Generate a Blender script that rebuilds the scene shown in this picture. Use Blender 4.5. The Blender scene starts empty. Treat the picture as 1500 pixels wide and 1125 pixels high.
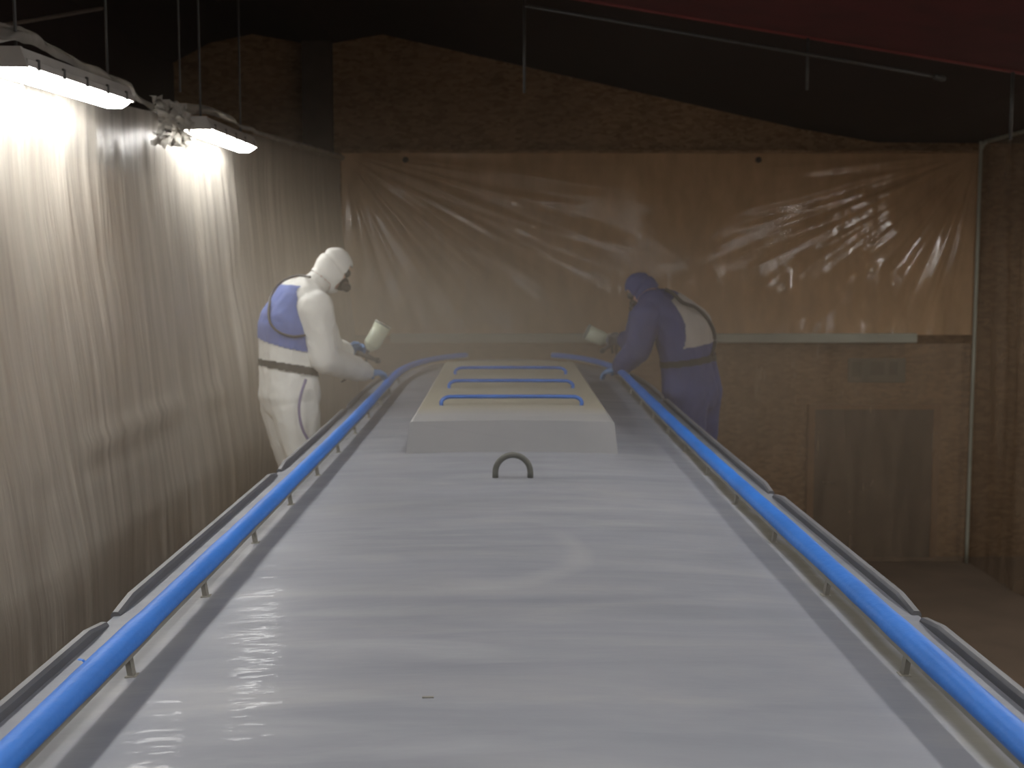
import bpy, bmesh, math, random
import numpy as np
from mathutils import Vector, Matrix, noise
from mathutils.bvhtree import BVHTree

random.seed(4)
S = bpy.context.scene
C = S.collection
PI = math.pi

# ------------------------------------------------------------------ camera
FPX = 1750.0
PITCH = math.atan(162.5 / FPX)
YAW = math.atan(8 / math.hypot(FPX, 162.5))
cam_d = bpy.data.cameras.new('camera')
cam = bpy.data.objects.new('camera', cam_d)
C.objects.link(cam)
cam_d.sensor_width = 36.0
cam_d.lens = 36.0 * FPX / 1500.0
cam_d.clip_start = 0.05
cam_d.clip_end = 200
cam.location = (0, 0, 0)
cam.rotation_euler = (PI / 2 - PITCH, 0, -YAW)
cam_d.dof.use_dof = True
cam_d.dof.focus_distance = 3.0
cam_d.dof.aperture_fstop = 5.0
S.camera = cam

# ------------------------------------------------------------------ world, exposure
W = bpy.data.worlds.new('world')
S.world = W
W.use_nodes = True
W.node_tree.nodes['Background'].inputs[0].default_value = (0.5, 0.45, 0.4, 1)
W.node_tree.nodes['Background'].inputs[1].default_value = 0.004
vs = S.view_settings
S.display_settings.display_device = 'sRGB'
vs.view_transform = 'Standard'
vs.look = 'None'
vs.exposure = 0.0
vs.gamma = 1.0
vs.use_curve_mapping = False
LAMP = 35.0            # radiance of the lamp diffusers
HAZE = 0.225           # haze density per metre
S.cycles.volume_bounces = 1
S.cycles.volume_step_rate = 3.0
S.cycles.max_bounces = 10
S.cycles.transparent_max_bounces = 16


# ------------------------------------------------------------------ a photo point on a plane of the room
def ray(px, py):
    x, y, z = (px - 750) / FPX, 1.0, -(py - 562.5) / FPX
    c, s = math.cos(-PITCH), math.sin(-PITCH)
    y, z = c * y - s * z, s * y + c * z
    c, s = math.cos(-YAW), math.sin(-YAW)
    return Vector((c * x - s * y, s * x + c * y, z))


def at(px, py, Y):
    r = ray(px, py)
    return r * (Y / r.y)


# ------------------------------------------------------------------ materials
def new_mat(name):
    m = bpy.data.materials.new(name)
    m.use_nodes = True
    return m, m.node_tree, m.node_tree.nodes['Principled BSDF']


def N(t, typ, **kw):
    n = t.nodes.new(typ)
    for k, v in kw.items():
        setattr(n, k, v)
    return n


def tex_noise(t, scale, detail=4, stretch=(1, 1, 1), rough=0.55, rot=(0, 0, 0), dist=0.0):
    co = N(t, 'ShaderNodeTexCoord')
    mp = N(t, 'ShaderNodeMapping')
    mp.inputs['Scale'].default_value = stretch
    mp.inputs['Rotation'].default_value = rot
    no = N(t, 'ShaderNodeTexNoise')
    no.inputs['Scale'].default_value = scale
    no.inputs['Detail'].default_value = detail
    no.inputs['Roughness'].default_value = rough
    no.inputs['Distortion'].default_value = dist
    t.links.new(co.outputs['Object'], mp.inputs[0])
    t.links.new(mp.outputs[0], no.inputs['Vector'])
    return no.outputs[0]


def ramp(t, fac, stops):
    r = N(t, 'ShaderNodeValToRGB')
    cr = r.color_ramp
    while len(cr.elements) > 1:
        cr.elements.remove(cr.elements[-1])
    cr.elements[0].position = stops[0][0]
    cr.elements[0].color = (*stops[0][1], 1)
    for p, c in stops[1:]:
        e = cr.elements.new(p)
        e.color = (*c, 1)
    t.links.new(fac, r.inputs[0])
    return r.outputs[0]


def mix(t, fac, a, b, mode='MIX'):
    m = N(t, 'ShaderNodeMix', data_type='RGBA', blend_type=mode)
    for sock, v in ((m.inputs[0], fac), (m.inputs[6], a), (m.inputs[7], b)):
        if isinstance(v, (int, float)):
            sock.default_value = v
        elif isinstance(v, tuple):
            sock.default_value = (*v, 1)
        else:
            t.links.new(v, sock)
    return m.outputs[2]


def math_n(t, op, a, b=0.0, c=0.0):
    m = N(t, 'ShaderNodeMath', operation=op)
    for i, v in enumerate((a, b, c)):
        if isinstance(v, (int, float)):
            m.inputs[i].default_value = v
        else:
            t.links.new(v, m.inputs[i])
    return m.outputs[0]


def simple(name, col, rough=0.5, metal=0.0, vary=0.12, scale=6.0, stretch=(1, 1, 1), bump=0.0, bscale=40.0):
    m, t, b = new_mat(name)
    n = tex_noise(t, scale, 4, stretch)
    lo = tuple(max(0, c * (1 - vary)) for c in col)
    hi = tuple(min(1, c * (1 + vary)) for c in col)
    t.links.new(ramp(t, n, [(0.3, lo), (0.7, hi)]), b.inputs['Base Color'])
    b.inputs['Roughness'].default_value = rough
    b.inputs['Metallic'].default_value = metal
    if bump:
        bn = N(t, 'ShaderNodeBump')
        bn.inputs['Strength'].default_value = bump
        bn.inputs['Distance'].default_value = 0.01
        t.links.new(tex_noise(t, bscale, 3, stretch), bn.inputs['Height'])
        t.links.new(bn.outputs[0], b.inputs['Normal'])
    return m


def deck_material():
    m, t, b = new_mat('sanded_primer')
    streak = tex_noise(t, 2.2, 6, (0.55, 2.6, 1), 0.6, dist=0.9)
    base = ramp(t, streak, [(0.30, (0.222, 0.234, 0.268)), (0.52, (0.255, 0.265, 0.298)), (0.70, (0.288, 0.294, 0.318))])
    # pale sanding smears, and one broad swirl left by the sander
    sm = ramp(t, tex_noise(t, 1.7, 5, (0.62, 2.3, 1), 0.55, (0, 0, 0.12), 0.6), [(0.54, (0, 0, 0)), (0.68, (0.24, 0.24, 0.24)), (0.80, (0.36, 0.36, 0.36))])
    keep = ramp(t, tex_noise(t, 0.9, 2), [(0.42, (0.15, 0.15, 0.15)), (0.60, (1, 1, 1))])
    fac = math_n(t, 'MULTIPLY', sm, keep)
    col = mix(t, fac, base, (0.51, 0.52, 0.54))
    co2 = N(t, 'ShaderNodeTexCoord')
    s2 = N(t, 'ShaderNodeSeparateXYZ')
    t.links.new(co2.outputs['Object'], s2.inputs[0])
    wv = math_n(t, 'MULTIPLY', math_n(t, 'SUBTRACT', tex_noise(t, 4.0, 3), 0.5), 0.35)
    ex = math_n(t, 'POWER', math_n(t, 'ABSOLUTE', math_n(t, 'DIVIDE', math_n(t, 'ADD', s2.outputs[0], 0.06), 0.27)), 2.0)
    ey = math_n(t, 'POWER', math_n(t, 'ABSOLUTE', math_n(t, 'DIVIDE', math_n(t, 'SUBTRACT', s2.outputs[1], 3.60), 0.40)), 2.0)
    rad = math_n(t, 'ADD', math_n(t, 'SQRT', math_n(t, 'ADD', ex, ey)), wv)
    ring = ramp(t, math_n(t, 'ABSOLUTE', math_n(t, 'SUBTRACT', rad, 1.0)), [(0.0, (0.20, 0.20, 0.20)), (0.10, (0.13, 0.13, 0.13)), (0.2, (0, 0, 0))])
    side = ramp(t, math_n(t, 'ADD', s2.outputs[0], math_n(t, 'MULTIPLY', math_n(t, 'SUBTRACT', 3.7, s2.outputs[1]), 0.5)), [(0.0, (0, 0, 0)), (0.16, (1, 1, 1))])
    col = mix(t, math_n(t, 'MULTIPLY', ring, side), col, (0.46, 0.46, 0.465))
    # olive-tan band that runs beside the hand rails, stronger on the right
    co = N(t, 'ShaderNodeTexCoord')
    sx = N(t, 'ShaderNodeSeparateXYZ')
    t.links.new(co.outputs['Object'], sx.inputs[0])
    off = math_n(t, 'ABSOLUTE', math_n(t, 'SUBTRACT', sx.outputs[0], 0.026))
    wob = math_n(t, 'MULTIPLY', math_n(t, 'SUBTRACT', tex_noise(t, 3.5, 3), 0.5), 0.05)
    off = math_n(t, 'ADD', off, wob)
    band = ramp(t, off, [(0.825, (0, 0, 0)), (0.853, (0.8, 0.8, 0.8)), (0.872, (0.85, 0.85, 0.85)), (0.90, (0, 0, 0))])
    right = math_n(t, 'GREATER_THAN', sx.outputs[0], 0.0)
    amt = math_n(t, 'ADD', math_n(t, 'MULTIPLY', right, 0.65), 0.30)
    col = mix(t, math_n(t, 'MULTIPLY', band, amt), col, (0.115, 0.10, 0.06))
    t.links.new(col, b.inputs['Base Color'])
    rr = ramp(t, tex_noise(t, 1.8, 5, (0.7, 2.2, 1), 0.6), [(0.35, (0.38, 0.38, 0.38)), (0.65, (0.55, 0.55, 0.55))])
    t.links.new(rr, b.inputs['Roughness'])
    b.inputs['Specular IOR Level'].default_value = 0.16
    b.inputs['Coat Weight'].default_value = 0.05
    b.inputs['Coat Roughness'].default_value = 0.06
    cb = N(t, 'ShaderNodeBump')
    cb.inputs['Strength'].default_value = 0.5
    cb.inputs['Distance'].default_value = 0.01
    t.links.new(tex_noise(t, 7.0, 3, (0.5, 1.6, 1)), cb.inputs['Height'])
    t.links.new(cb.outputs[0], b.inputs['Coat Normal'])
    bn = N(t, 'ShaderNodeBump')
    bn.inputs['Strength'].default_value = 0.12
    bn.inputs['Distance'].default_value = 0.01
    t.links.new(tex_noise(t, 9, 4, (0.6, 2.4, 1)), bn.inputs['Height'])
    t.links.new(bn.outputs[0], b.inputs['Normal'])
    return m


def box_top_material():
    m, t, b = new_mat('primer_on_the_hatch_box')
    streak = tex_noise(t, 3.0, 5, (0.6, 2.2, 1), 0.6)
    base = ramp(t, streak, [(0.3, (0.30, 0.305, 0.315)), (0.7, (0.35, 0.35, 0.355))])
    co = N(t, 'ShaderNodeTexCoord')
    sx = N(t, 'ShaderNodeSeparateXYZ')
    t.links.new(co.outputs['Object'], sx.inputs[0])
    far = N(t, 'ShaderNodeMapRange')
    far.inputs['From Min'].default_value = 5.85
    far.inputs['From Max'].default_value = 6.15
    t.links.new(sx.outputs[1], far.inputs['Value'])
    top = math_n(t, 'GREATER_THAN', sx.outputs[2], -0.76)
    col = mix(t, math_n(t, 'MULTIPLY', math_n(t, 'MULTIPLY', far.outputs[0], top), 0.75), base, (0.37, 0.34, 0.25))
    t.links.new(col, b.inputs['Base Color'])
    b.inputs['Roughness'].default_value = 0.45
    return m


def osb_material(name, k=1.0):
    m, t, b = new_mat(name)
    co = N(t, 'ShaderNodeTexCoord')
    v = N(t, 'ShaderNodeTexVoronoi', voronoi_dimensions='3D')
    v.inputs['Scale'].default_value = 14
    mp = N(t, 'ShaderNodeMapping')
    mp.inputs['Scale'].default_value = (1, 1, 2.2)
    t.links.new(co.outputs['Object'], mp.inputs[0])
    t.links.new(mp.outputs[0], v.inputs['Vector'])
    sep = N(t, 'ShaderNodeSeparateColor')
    t.links.new(v.outputs['Color'], sep.inputs[0])
    c1 = ramp(t, sep.outputs[0], [(0.0, (0.20 * k, 0.112 * k, 0.05 * k)), (0.5, (0.27 * k, 0.16 * k, 0.08 * k)), (1.0, (0.35 * k, 0.22 * k, 0.115 * k))])
    big = ramp(t, tex_noise(t, 1.2, 4), [(0.3, (0.8, 0.8, 0.8)), (0.7, (1.1, 1.1, 1.1))])
    t.links.new(mix(t, 1.0, c1, big, 'MULTIPLY'), b.inputs['Base Color'])
    b.inputs['Roughness'].default_value = 0.8
    return m


def sheet_material(name, tint, clear, rough, bump, stretch, bscale, gloss=0.5):
    """polythene: partly clear, partly milky, with a shiny skin"""
    m, t, b = new_mat(name)
    out = t.nodes['Material Output']
    n = tex_noise(t, 1.4, 4, stretch)
    col = ramp(t, n, [(0.3, tuple(c * 0.85 for c in tint)), (0.7, tint)])
    t.links.new(col, b.inputs['Base Color'])
    b.inputs['Roughness'].default_value = rough
    b.inputs['Specular IOR Level'].default_value = gloss
    bn = N(t, 'ShaderNodeBump')
    bn.inputs['Strength'].default_value = bump
    bn.inputs['Distance'].default_value = 0.02
    t.links.new(tex_noise(t, bscale, 4, stretch, 0.6), bn.inputs['Height'])
    t.links.new(bn.outputs[0], b.inputs['Normal'])
    tl = N(t, 'ShaderNodeBsdfTranslucent')
    t.links.new(col, tl.inputs['Color'])
    ms1 = N(t, 'ShaderNodeMixShader')
    ms1.inputs[0].default_value = 0.22
    t.links.new(b.outputs[0], ms1.inputs[1])
    t.links.new(tl.outputs[0], ms1.inputs[2])
    tr = N(t, 'ShaderNodeBsdfTransparent')
    tr.inputs['Color'].default_value = (0.96, 0.95, 0.92, 1)
    ms = N(t, 'ShaderNodeMixShader')
    cl = ramp(t, tex_noise(t, 2.6, 4, stretch), [(0.3, (clear - 0.09,) * 3), (0.7, (clear + 0.09,) * 3)])
    t.links.new(cl, ms.inputs[0])
    t.links.new(ms1.outputs[0], ms.inputs[1])
    t.links.new(tr.outputs[0], ms.inputs[2])
    t.links.new(ms.outputs[0], out.inputs['Surface'])
    return m


def emit_mat(name, col, strength):
    m, t, b = new_mat(name)
    b.inputs['Base Color'].default_value = (0.8, 0.8, 0.8, 1)
    b.inputs['Emission Color'].default_value = (*col, 1)
    b.inputs['Emission Strength'].default_value = strength
    return m


M = {}
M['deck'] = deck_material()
M['box'] = box_top_material()
M['primer'] = simple('grey_primer', (0.27, 0.275, 0.285), 0.5, scale=4)
M['edge'] = simple('worn_grey_edge', (0.165, 0.165, 0.175), 0.5, scale=5)
M['bare'] = simple('dull_metal', (0.26, 0.25, 0.22), 0.55, 0.3, scale=12)
M['post'] = simple('dusty_post_metal', (0.22, 0.21, 0.185), 0.6, 0.1, scale=12)
M['hoop'] = simple('grey_green_hoop', (0.11, 0.112, 0.10), 0.6, scale=20)
M['tape'] = simple('blue_masking_tape', (0.022, 0.17, 0.62), 0.5, vary=0.14, scale=5, stretch=(1, 0.5, 1), bump=0.25, bscale=45)
M['bartape'] = simple('blue_bar_tape', (0.04, 0.13, 0.44), 0.5, vary=0.15, scale=9)
M['osb'] = osb_material('osb_board')
M['osb_left'] = osb_material('osb_board_pale', 1.15)
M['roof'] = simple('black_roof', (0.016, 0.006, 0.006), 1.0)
M['red'] = simple('dark_red_lining', (0.075, 0.004, 0.006), 1.0, vary=0.2, scale=3)
M['redtrim'] = simple('red_edge', (0.16, 0.02, 0.02), 0.7)
M['concrete'] = simple('dark_concrete', (0.17, 0.125, 0.09), 0.8, scale=2)
M['steel'] = simple('galvanised_steel', (0.065, 0.065, 0.065), 0.5, 0.3, scale=20)
M['column'] = simple('dark_column', (0.07, 0.05, 0.04), 0.8)
M['beam'] = simple('pale_green_beam', (0.40, 0.41, 0.34), 0.5, scale=3)
M['door'] = simple('dark_door', (0.055, 0.045, 0.042), 0.6)
M['frame'] = simple('brown_door_frame', (0.22, 0.12, 0.06), 0.7)
M['sign'] = simple('green_grey_sign', (0.10, 0.12, 0.11), 0.5)
M['signmark'] = simple('dark_teal_mark', (0.03, 0.055, 0.06), 0.5)
M['sheetL'] = sheet_material('milky_polythene', (0.66, 0.62, 0.55), 0.36, 0.28, 0.8, (1, 7, 0.4), 6.0)
M['sheetB'] = sheet_material('clear_polythene', (0.92, 0.62, 0.36), 0.28, 0.09, 0.16, (2.2, 1, 0.9), 9.0, 1.0)
M['sheetG'] = sheet_material('dull_polythene', (0.72, 0.54, 0.38), 0.70, 0.30, 0.4, (3, 1, 0.5), 5.0, 0.5)
M['flap'] = sheet_material('grey_polythene', (0.45, 0.43, 0.40), 0.32, 0.25, 0.3, (1, 3, 3), 6.0, 0.6)
M['housing'] = simple('grey_lamp_housing', (0.34, 0.325, 0.305), 0.5)
M['diffuser'] = emit_mat('lit_diffuser', (1.0, 0.975, 0.93), LAMP)
M['white_suit'] = simple('white_coverall', (0.80, 0.79, 0.74), 0.75, vary=0.05, scale=9, bump=0.25, bscale=18)
M['blue_panel'] = simple('blue_back_cloth', (0.11, 0.16, 0.42), 0.75, vary=0.1)
M['blue_suit'] = simple('navy_coverall', (0.048, 0.062, 0.19), 0.8, vary=0.1, scale=9, bump=0.25, bscale=18)
M['grey_panel'] = simple('pale_back_cloth', (0.40, 0.375, 0.35), 0.8, vary=0.08)
M['skin'] = simple('skin', (0.52, 0.32, 0.24), 0.55)
M['glove_a'] = simple('blue_glove', (0.10, 0.25, 0.52), 0.5)
M['glove_b'] = simple('dark_blue_glove', (0.07, 0.19, 0.40), 0.5)
M['glove_c'] = simple('grey_glove', (0.22, 0.22, 0.22), 0.5)
M['belt'] = simple('black_webbing', (0.03, 0.028, 0.026), 0.7)
M['hose'] = simple('dark_rubber_hose', (0.045, 0.04, 0.04), 0.6)
M['hose_v'] = simple('violet_air_hose', (0.22, 0.18, 0.32), 0.5)
M['mask'] = simple('dark_rubber_mask', (0.05, 0.04, 0.04), 0.5)
M['visor'] = simple('smoky_visor', (0.10, 0.10, 0.10), 0.2)
M['cup'] = simple('pale_paint_cup', (0.60, 0.62, 0.47), 0.4, vary=0.06)
M['cup_lid'] = simple('grey_cup_lid', (0.30, 0.31, 0.27), 0.5)
M['gun'] = simple('dull_alloy', (0.20, 0.19, 0.18), 0.4, 0.6)
M['boot'] = simple('dark_boot', (0.04, 0.04, 0.04), 0.6)
M['plank'] = simple('scaffold_wood', (0.26, 0.19, 0.12), 0.8, stretch=(6, 0.4, 6))

# ------------------------------------------------------------------ object helpers


def link(name, verts, faces, m, parent=None, smooth=False, loc=None):
    me = bpy.data.meshes.new(name)
    me.from_pydata([tuple(v) for v in verts], [], faces)
    me.validate()
    if smooth:
        me.polygons.foreach_set('use_smooth', [True] * len(me.polygons))
    me.materials.append(m)
    o = bpy.data.objects.new(name, me)
    C.objects.link(o)
    if parent is not None:
        o.parent = parent
        o.matrix_parent_inverse = parent.matrix_world.inverted()
    return o


def bm_obj(name, bm, m, parent=None, smooth=False):
    bmesh.ops.recalc_face_normals(bm, faces=bm.faces[:])
    me = bpy.data.meshes.new(name)
    bm.to_mesh(me)
    bm.free()
    if smooth:
        me.polygons.foreach_set('use_smooth', [True] * len(me.polygons))
    me.materials.append(m)
    o = bpy.data.objects.new(name, me)
    C.objects.link(o)
    if parent is not None:
        o.parent = parent
        o.matrix_parent_inverse = parent.matrix_world.inverted()
    return o


def empty(name, loc=(0, 0, 0)):
    o = bpy.data.objects.new(name, None)
    C.objects.link(o)
    o.location = loc
    o.matrix_world = Matrix.Translation(loc)
    return o


def tag(o, label=None, cat=None, group=None, kind=None):
    if label:
        o['label'] = label
    if cat:
        o['category'] = cat
    if group:
        o['group'] = group
    if kind:
        o['kind'] = kind
    return o


def add_box(bm, lo, hi, bevel=0.0):
    r = bmesh.ops.create_cube(bm, size=1.0)
    vs_ = r['verts']
    lo, hi = Vector(lo), Vector(hi)
    for v in vs_:
        v.co = Vector((lo[i] + (v.co[i] + 0.5) * (hi[i] - lo[i]) for i in range(3)))
    if bevel:
        es = list({e for v in vs_ for e in v.link_edges})
        bmesh.ops.bevel(bm, geom=es, offset=bevel, segments=2, affect='EDGES', profile=0.5)


def box(name, lo, hi, m, parent=None, bevel=0.0):
    bm = bmesh.new()
    add_box(bm, lo, hi, bevel)
    return bm_obj(name, bm, m, parent)


def frames(pts, up=Vector((0, 0, 1))):
    out = []
    for i, p in enumerate(pts):
        a = pts[max(i - 1, 0)]
        b = pts[min(i + 1, len(pts) - 1)]
        t = (b - a).normalized()
        s = t.cross(up)
        if s.length < 1e-3:
            s = t.cross(Vector((0, 1, 0)))
        s.normalize()
        out.append((p, s, s.cross(t).normalized()))
    return out


def sweep(bm, pts, prof, up=Vector((0, 0, 1)), radii=None, caps=True):
    """prof: list of (side, up) offsets swept along pts"""
    pts = [Vector(p) for p in pts]
    rings = []
    for i, (p, s, u) in enumerate(frames(pts, up)):
        k = radii[i] if radii else 1.0
        rings.append([bm.verts.new(p + s * (a * k) + u * (b * k)) for a, b in prof])
    n = len(prof)
    for r0, r1 in zip(rings, rings[1:]):
        for j in range(n):
            bm.faces.new((r0[j], r0[(j + 1) % n], r1[(j + 1) % n], r1[j]))
    if caps:
        bm.faces.new(rings[0])
        bm.faces.new(rings[-1][::-1])


def circ(rx, rz=None, n=12):
    rz = rx if rz is None else rz
    return [(rx * math.cos(2 * PI * i / n), rz * math.sin(2 * PI * i / n)) for i in range(n)]


def tube(name, pts, r, m, parent=None, n=10, up=Vector((0, 0, 1)), radii=None):
    bm = bmesh.new()
    sweep(bm, pts, circ(r, n=n), up, radii)
    return bm_obj(name, bm, m, parent, True)


def spline(pts, k=8):
    pts = [Vector(p) for p in pts]
    out = []
    for i in range(len(pts) - 1):
        p0, p1, p2, p3 = pts[max(i - 1, 0)], pts[i], pts[i + 1], pts[min(i + 2, len(pts) - 1)]
        for j in range(k):
            t = j / k
            out.append(0.5 * ((2 * p1) + (p2 - p0) * t + (2 * p0 - 5 * p1 + 4 * p2 - p3) * t * t + (3 * p1 - p0 - 3 * p2 + p3) * t ** 3))
    out.append(pts[-1])
    return out


def revolve(bm, p0, p1, prof, n=20):
    """prof: list of (t along p0->p1 in metres, radius)"""
    p0, p1 = Vector(p0), Vector(p1)
    t = (p1 - p0).normalized()
    s = t.orthogonal().normalized()
    u = t.cross(s)
    rings = []
    for d, r in prof:
        rings.append([bm.verts.new(p0 + t * d + s * (r * math.cos(2 * PI * i / n)) + u * (r * math.sin(2 * PI * i / n))) for i in range(n)])
    for r0, r1 in zip(rings, rings[1:]):
        for j in range(n):
            bm.faces.new((r0[j], r0[(j + 1) % n], r1[(j + 1) % n], r1[j]))
    bm.faces.new(rings[0][::-1])
    bm.faces.new(rings[-1])


# ------------------------------------------------------------------ the building
FLOOR_Z = -3.42
YB = 14.2           # back wall
XW = -3.9           # left wall of the building
XE = 6.6
tag(box('floor', (XW, -3, FLOOR_Z - 0.1), (XE, YB + 0.2, FLOOR_Z), M['concrete']), kind='structure')

# gable wall of boards: profile read along x
gab = [(XW, 2.42), (-3.45, 2.66), (-2.95, 2.76), (-2.36, 2.66), (-2.0, 2.66), (-1.44, 2.76), (3.40, 1.69), (4.35, 1.525), (XE, 1.51)]
vv, ff = [], []
for y in (YB, YB + 0.12):
    vv += [(x, y, FLOOR_Z) for x, z in gab] + [(x, y, z) for x, z in gab]
n = len(gab)
for i in range(n - 1):
    ff.append((i, i + 1, n + i + 1, n + i))
    ff.append((2 * n + i, 3 * n + i, 3 * n + i + 1, 2 * n + i + 1))
    ff.append((n + i, n + i + 1, 3 * n + i + 1, 3 * n + i))
wb = link('wall_back', vv, ff, M['osb'])
tag(wb, kind='structure')
wl = box('wall_left', (XW - 0.12, -3, FLOOR_Z), (XW, YB, 2.6), M['osb_left'])
tag(wl, kind='structure')
box('painted_shade_panel', (XW, -3, 0.95), (XW + 0.03, YB - 0.001, 2.42), M['roof'], wl)  # black panel standing in for the shade on the upper left wall
box('board_lining', (-3.03, 0, FLOOR_Z), (-2.98, YB - 0.2, 0.80), M['osb_left'], wl)
wr = box('wall_right', (XE, -3, FLOOR_Z), (XE + 0.12, YB, 1.3), M['osb'])
tag(wr, kind='structure')
tag(box('wall_behind', (XW, -3.12, FLOOR_Z), (XE, -3, 3.0), M['osb']), kind='structure')

# roof: thick slopes that follow the gable
ceil = empty('ceiling', (0, 5, 2.5))
tag(ceil, kind='structure')
for (x0, z0), (x1, z1) in zip(gab, gab[1:]):
    if abs(x1 - x0) < 0.4 and z0 == z1:
        pass
    v = []
    for y in (-3.1, YB + 0.12):
        v += [(x0, y, z0), (x1, y, z1), (x1, y, z1 + 0.12), (x0, y, z0 + 0.12)]
    link('roof_slope', v, [(0, 1, 2, 3), (7, 6, 5, 4), (0, 4, 5, 1), (1, 5, 6, 2), (2, 6, 7, 3), (3, 7, 4, 0)], M['roof'], ceil)


def roofz(x):
    return 1.887 - 0.1618 * (x - 0.560)


# red lining slung below the near part of the roof, its hem crossing the room at 10 m
v = []
for y in (-2.9, 8.5):
    for x in (-1.5, 4.7):
        v += [(x, y, roofz(x)), (x, y, roofz(x) + 0.05)]
link('red_lining', v, [(0, 4, 6, 2), (1, 3, 7, 5), (0, 1, 5, 4), (2, 6, 7, 3), (0, 2, 3, 1), (4, 5, 7, 6)], M['red'], ceil)
tube('lining_hem', [(-1.5, 8.5, roofz(-1.5)), (4.7, 8.5, roofz(4.7))], 0.016, M['redtrim'], ceil, 8)

tag(box('trim_1', (-2.36, YB - 0.16, FLOOR_Z), (-2.02, YB - 0.002, 2.66), M['column']), kind='structure')
# pale beam along the back wall, where the upper sheet is tucked in
tag(box('trim_2', (-1.35, 13.86, -0.81), (4.78, YB - 0.002, -0.70), M['beam'], bevel=0.012), kind='structure')
# door in the back wall
d = empty('door_1', (4.355, YB, FLOOR_Z))
tag(d, kind='structure')
box('door_leaf', (3.68, YB - 0.05, FLOOR_Z), (5.10, YB - 0.005, -1.62), M['door'], d)
box('door_frame', (3.60, YB - 0.07, FLOOR_Z), (3.68, YB - 0.002, -1.56), M['frame'], d)
box('door_frame', (5.10, YB - 0.07, FLOOR_Z), (5.18, YB - 0.002, -1.56), M['frame'], d)
box('door_frame', (3.68, YB - 0.07, -1.62), (5.10, YB - 0.002, -1.56), M['frame'], d)
tube('door_handle', [(3.80, YB - 0.06, -2.5), (3.80, YB - 0.11, -2.5), (3.92, YB - 0.11, -2.5)], 0.012, M['steel'], d, 8)
sg = box('wall_sign', (4.07, YB - 0.03, -1.30), (4.76, YB - 0.002, -1.01), M['sign'], bevel=0.01)
tag(sg, 'faint dark green sign on the back wall above the dark door', 'sign')
for (a, b_) in ((4.11, 4.22), (4.33, 4.50), (4.56, 4.66)):
    box('sign_mark', (a, YB - 0.034, -1.25 + (0.02 if a < 4.2 else 0.04)), (b_, YB - 0.029, -1.05), M['signmark'], sg)

# ------------------------------------------------------------------ the boat
CX = 0.026


def sheer(y):
    return 0.027 * max(0.0, (y - 4.0) / 4.0) ** 2


def halfw(y, w, y0, ln, n=2.5):
    if y <= y0:
        return w
    t = min(1.0, (y - y0) / ln)
    return w * (max(0.0, 1 - t ** n)) ** (1.0 / n)


boat = empty('boat', (CX, 4, FLOOR_Z))
tag(boat, 'long narrow boat in grey primer with blue taped hand rails between the two painters', 'boat')
Y0R = -1.2
ys = [Y0R + i * 0.2 for i in range(50)] + [8.7 + 0.06 * i for i in range(35)]
ys = [y for y in ys if y < 10.76] + [10.76]
NX = 24
vv, ff = [], []
for y in ys:
    w = max(0.02, halfw(y, 1.05, 8.6, 2.17))
    for i in range(NX + 1):
        u = (i / NX * 2 - 1)
        x = u * w
        vv.append((CX + x, y, -0.85 - 0.037 * x * x + sheer(y)))
for j in range(len(ys) - 1):
    for i in range(NX):
        a = j * (NX + 1) + i
        ff.append((a, a + 1, a + NX + 2, a + NX + 1))
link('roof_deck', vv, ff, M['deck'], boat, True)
# cabin side and hull as one skin running round the bow
prof = [(0.0, 0.0), (0.012, -0.03), (0.05, -0.5), (0.10, -1.0), (0.13, -1.02), (0.14, -1.2), (0.06, -1.75), (-0.1, -2.0)]
vv, ff = [], []
path = []
for s in (-1, 1):
    seq = [(s * max(0.02, halfw(y, 1.05, 8.6, 2.17)), y) for y in ys]
    path += seq if s < 0 else seq[::-1]
for (x, y) in path:
    z0 = -0.85 - 0.037 * x * x + sheer(y) - 0.002
    k = x / 1.05
    fy = 1.0 if y > 8.6 else 0.0
    ty = (1 - abs(k)) * fy
    for o_, dz in prof:
        vv.append((CX + x + (o_ * k), y + o_ * ty, z0 + dz))
m_ = len(prof)
for j in range(len(path) - 1):
    for i in range(m_ - 1):
        a = j * m_ + i
        ff.append((a, a + 1, a + m_ + 1, a + m_))
link('cabin_side', vv, ff, M['primer'], boat, True)
ff = []
vv = [(CX + s * 0.95, y, -2.88) for y in (Y0R, 9.2) for s in (-1, 1)] + [(CX, 10.6, -2.88)]
link('hull_bottom', vv, [(0, 1, 3, 4, 2)], M['primer'], boat)
box('keel_block', (CX - 0.9, 1.0, FLOOR_Z), (CX + 0.9, 1.3, -2.88), M['plank'], boat)
box('keel_block', (CX - 0.9, 7.0, FLOOR_Z), (CX + 0.9, 7.3, -2.88), M['plank'], boat)

# raised edge strips with drain gaps
lip = [(-0.013, -0.012), (0.013, -0.012), (0.013, 0.020), (0.007, 0.028), (-0.007, 0.028), (-0.013, 0.020)]
for s, segs in ((-1, [(Y0R, 2.955), (3.05, 5.20), (5.31, 7.52), (7.6, 9.9)]), (1, [(Y0R, 2.985), (3.05, 4.69), (4.77, 8.05), (8.13, 9.9)])):
    for a, b_ in segs:
        k = max(4, int((b_ - a) / 0.12))
        pts = []
        for i in range(k + 1):
            y = a + (b_ - a) * i / k
            x = s * (halfw(y, 1.045, 8.6, 2.16))
            dz = -0.016 if i in (0, k) else 0.0
            pts.append((CX + x, y, -0.85 - 0.037 * x * x + sheer(y) + dz))
        bm = bmesh.new()
        sweep(bm, pts, lip)
        bm_obj('edge_strip', bm, M['edge'], boat)

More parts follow.
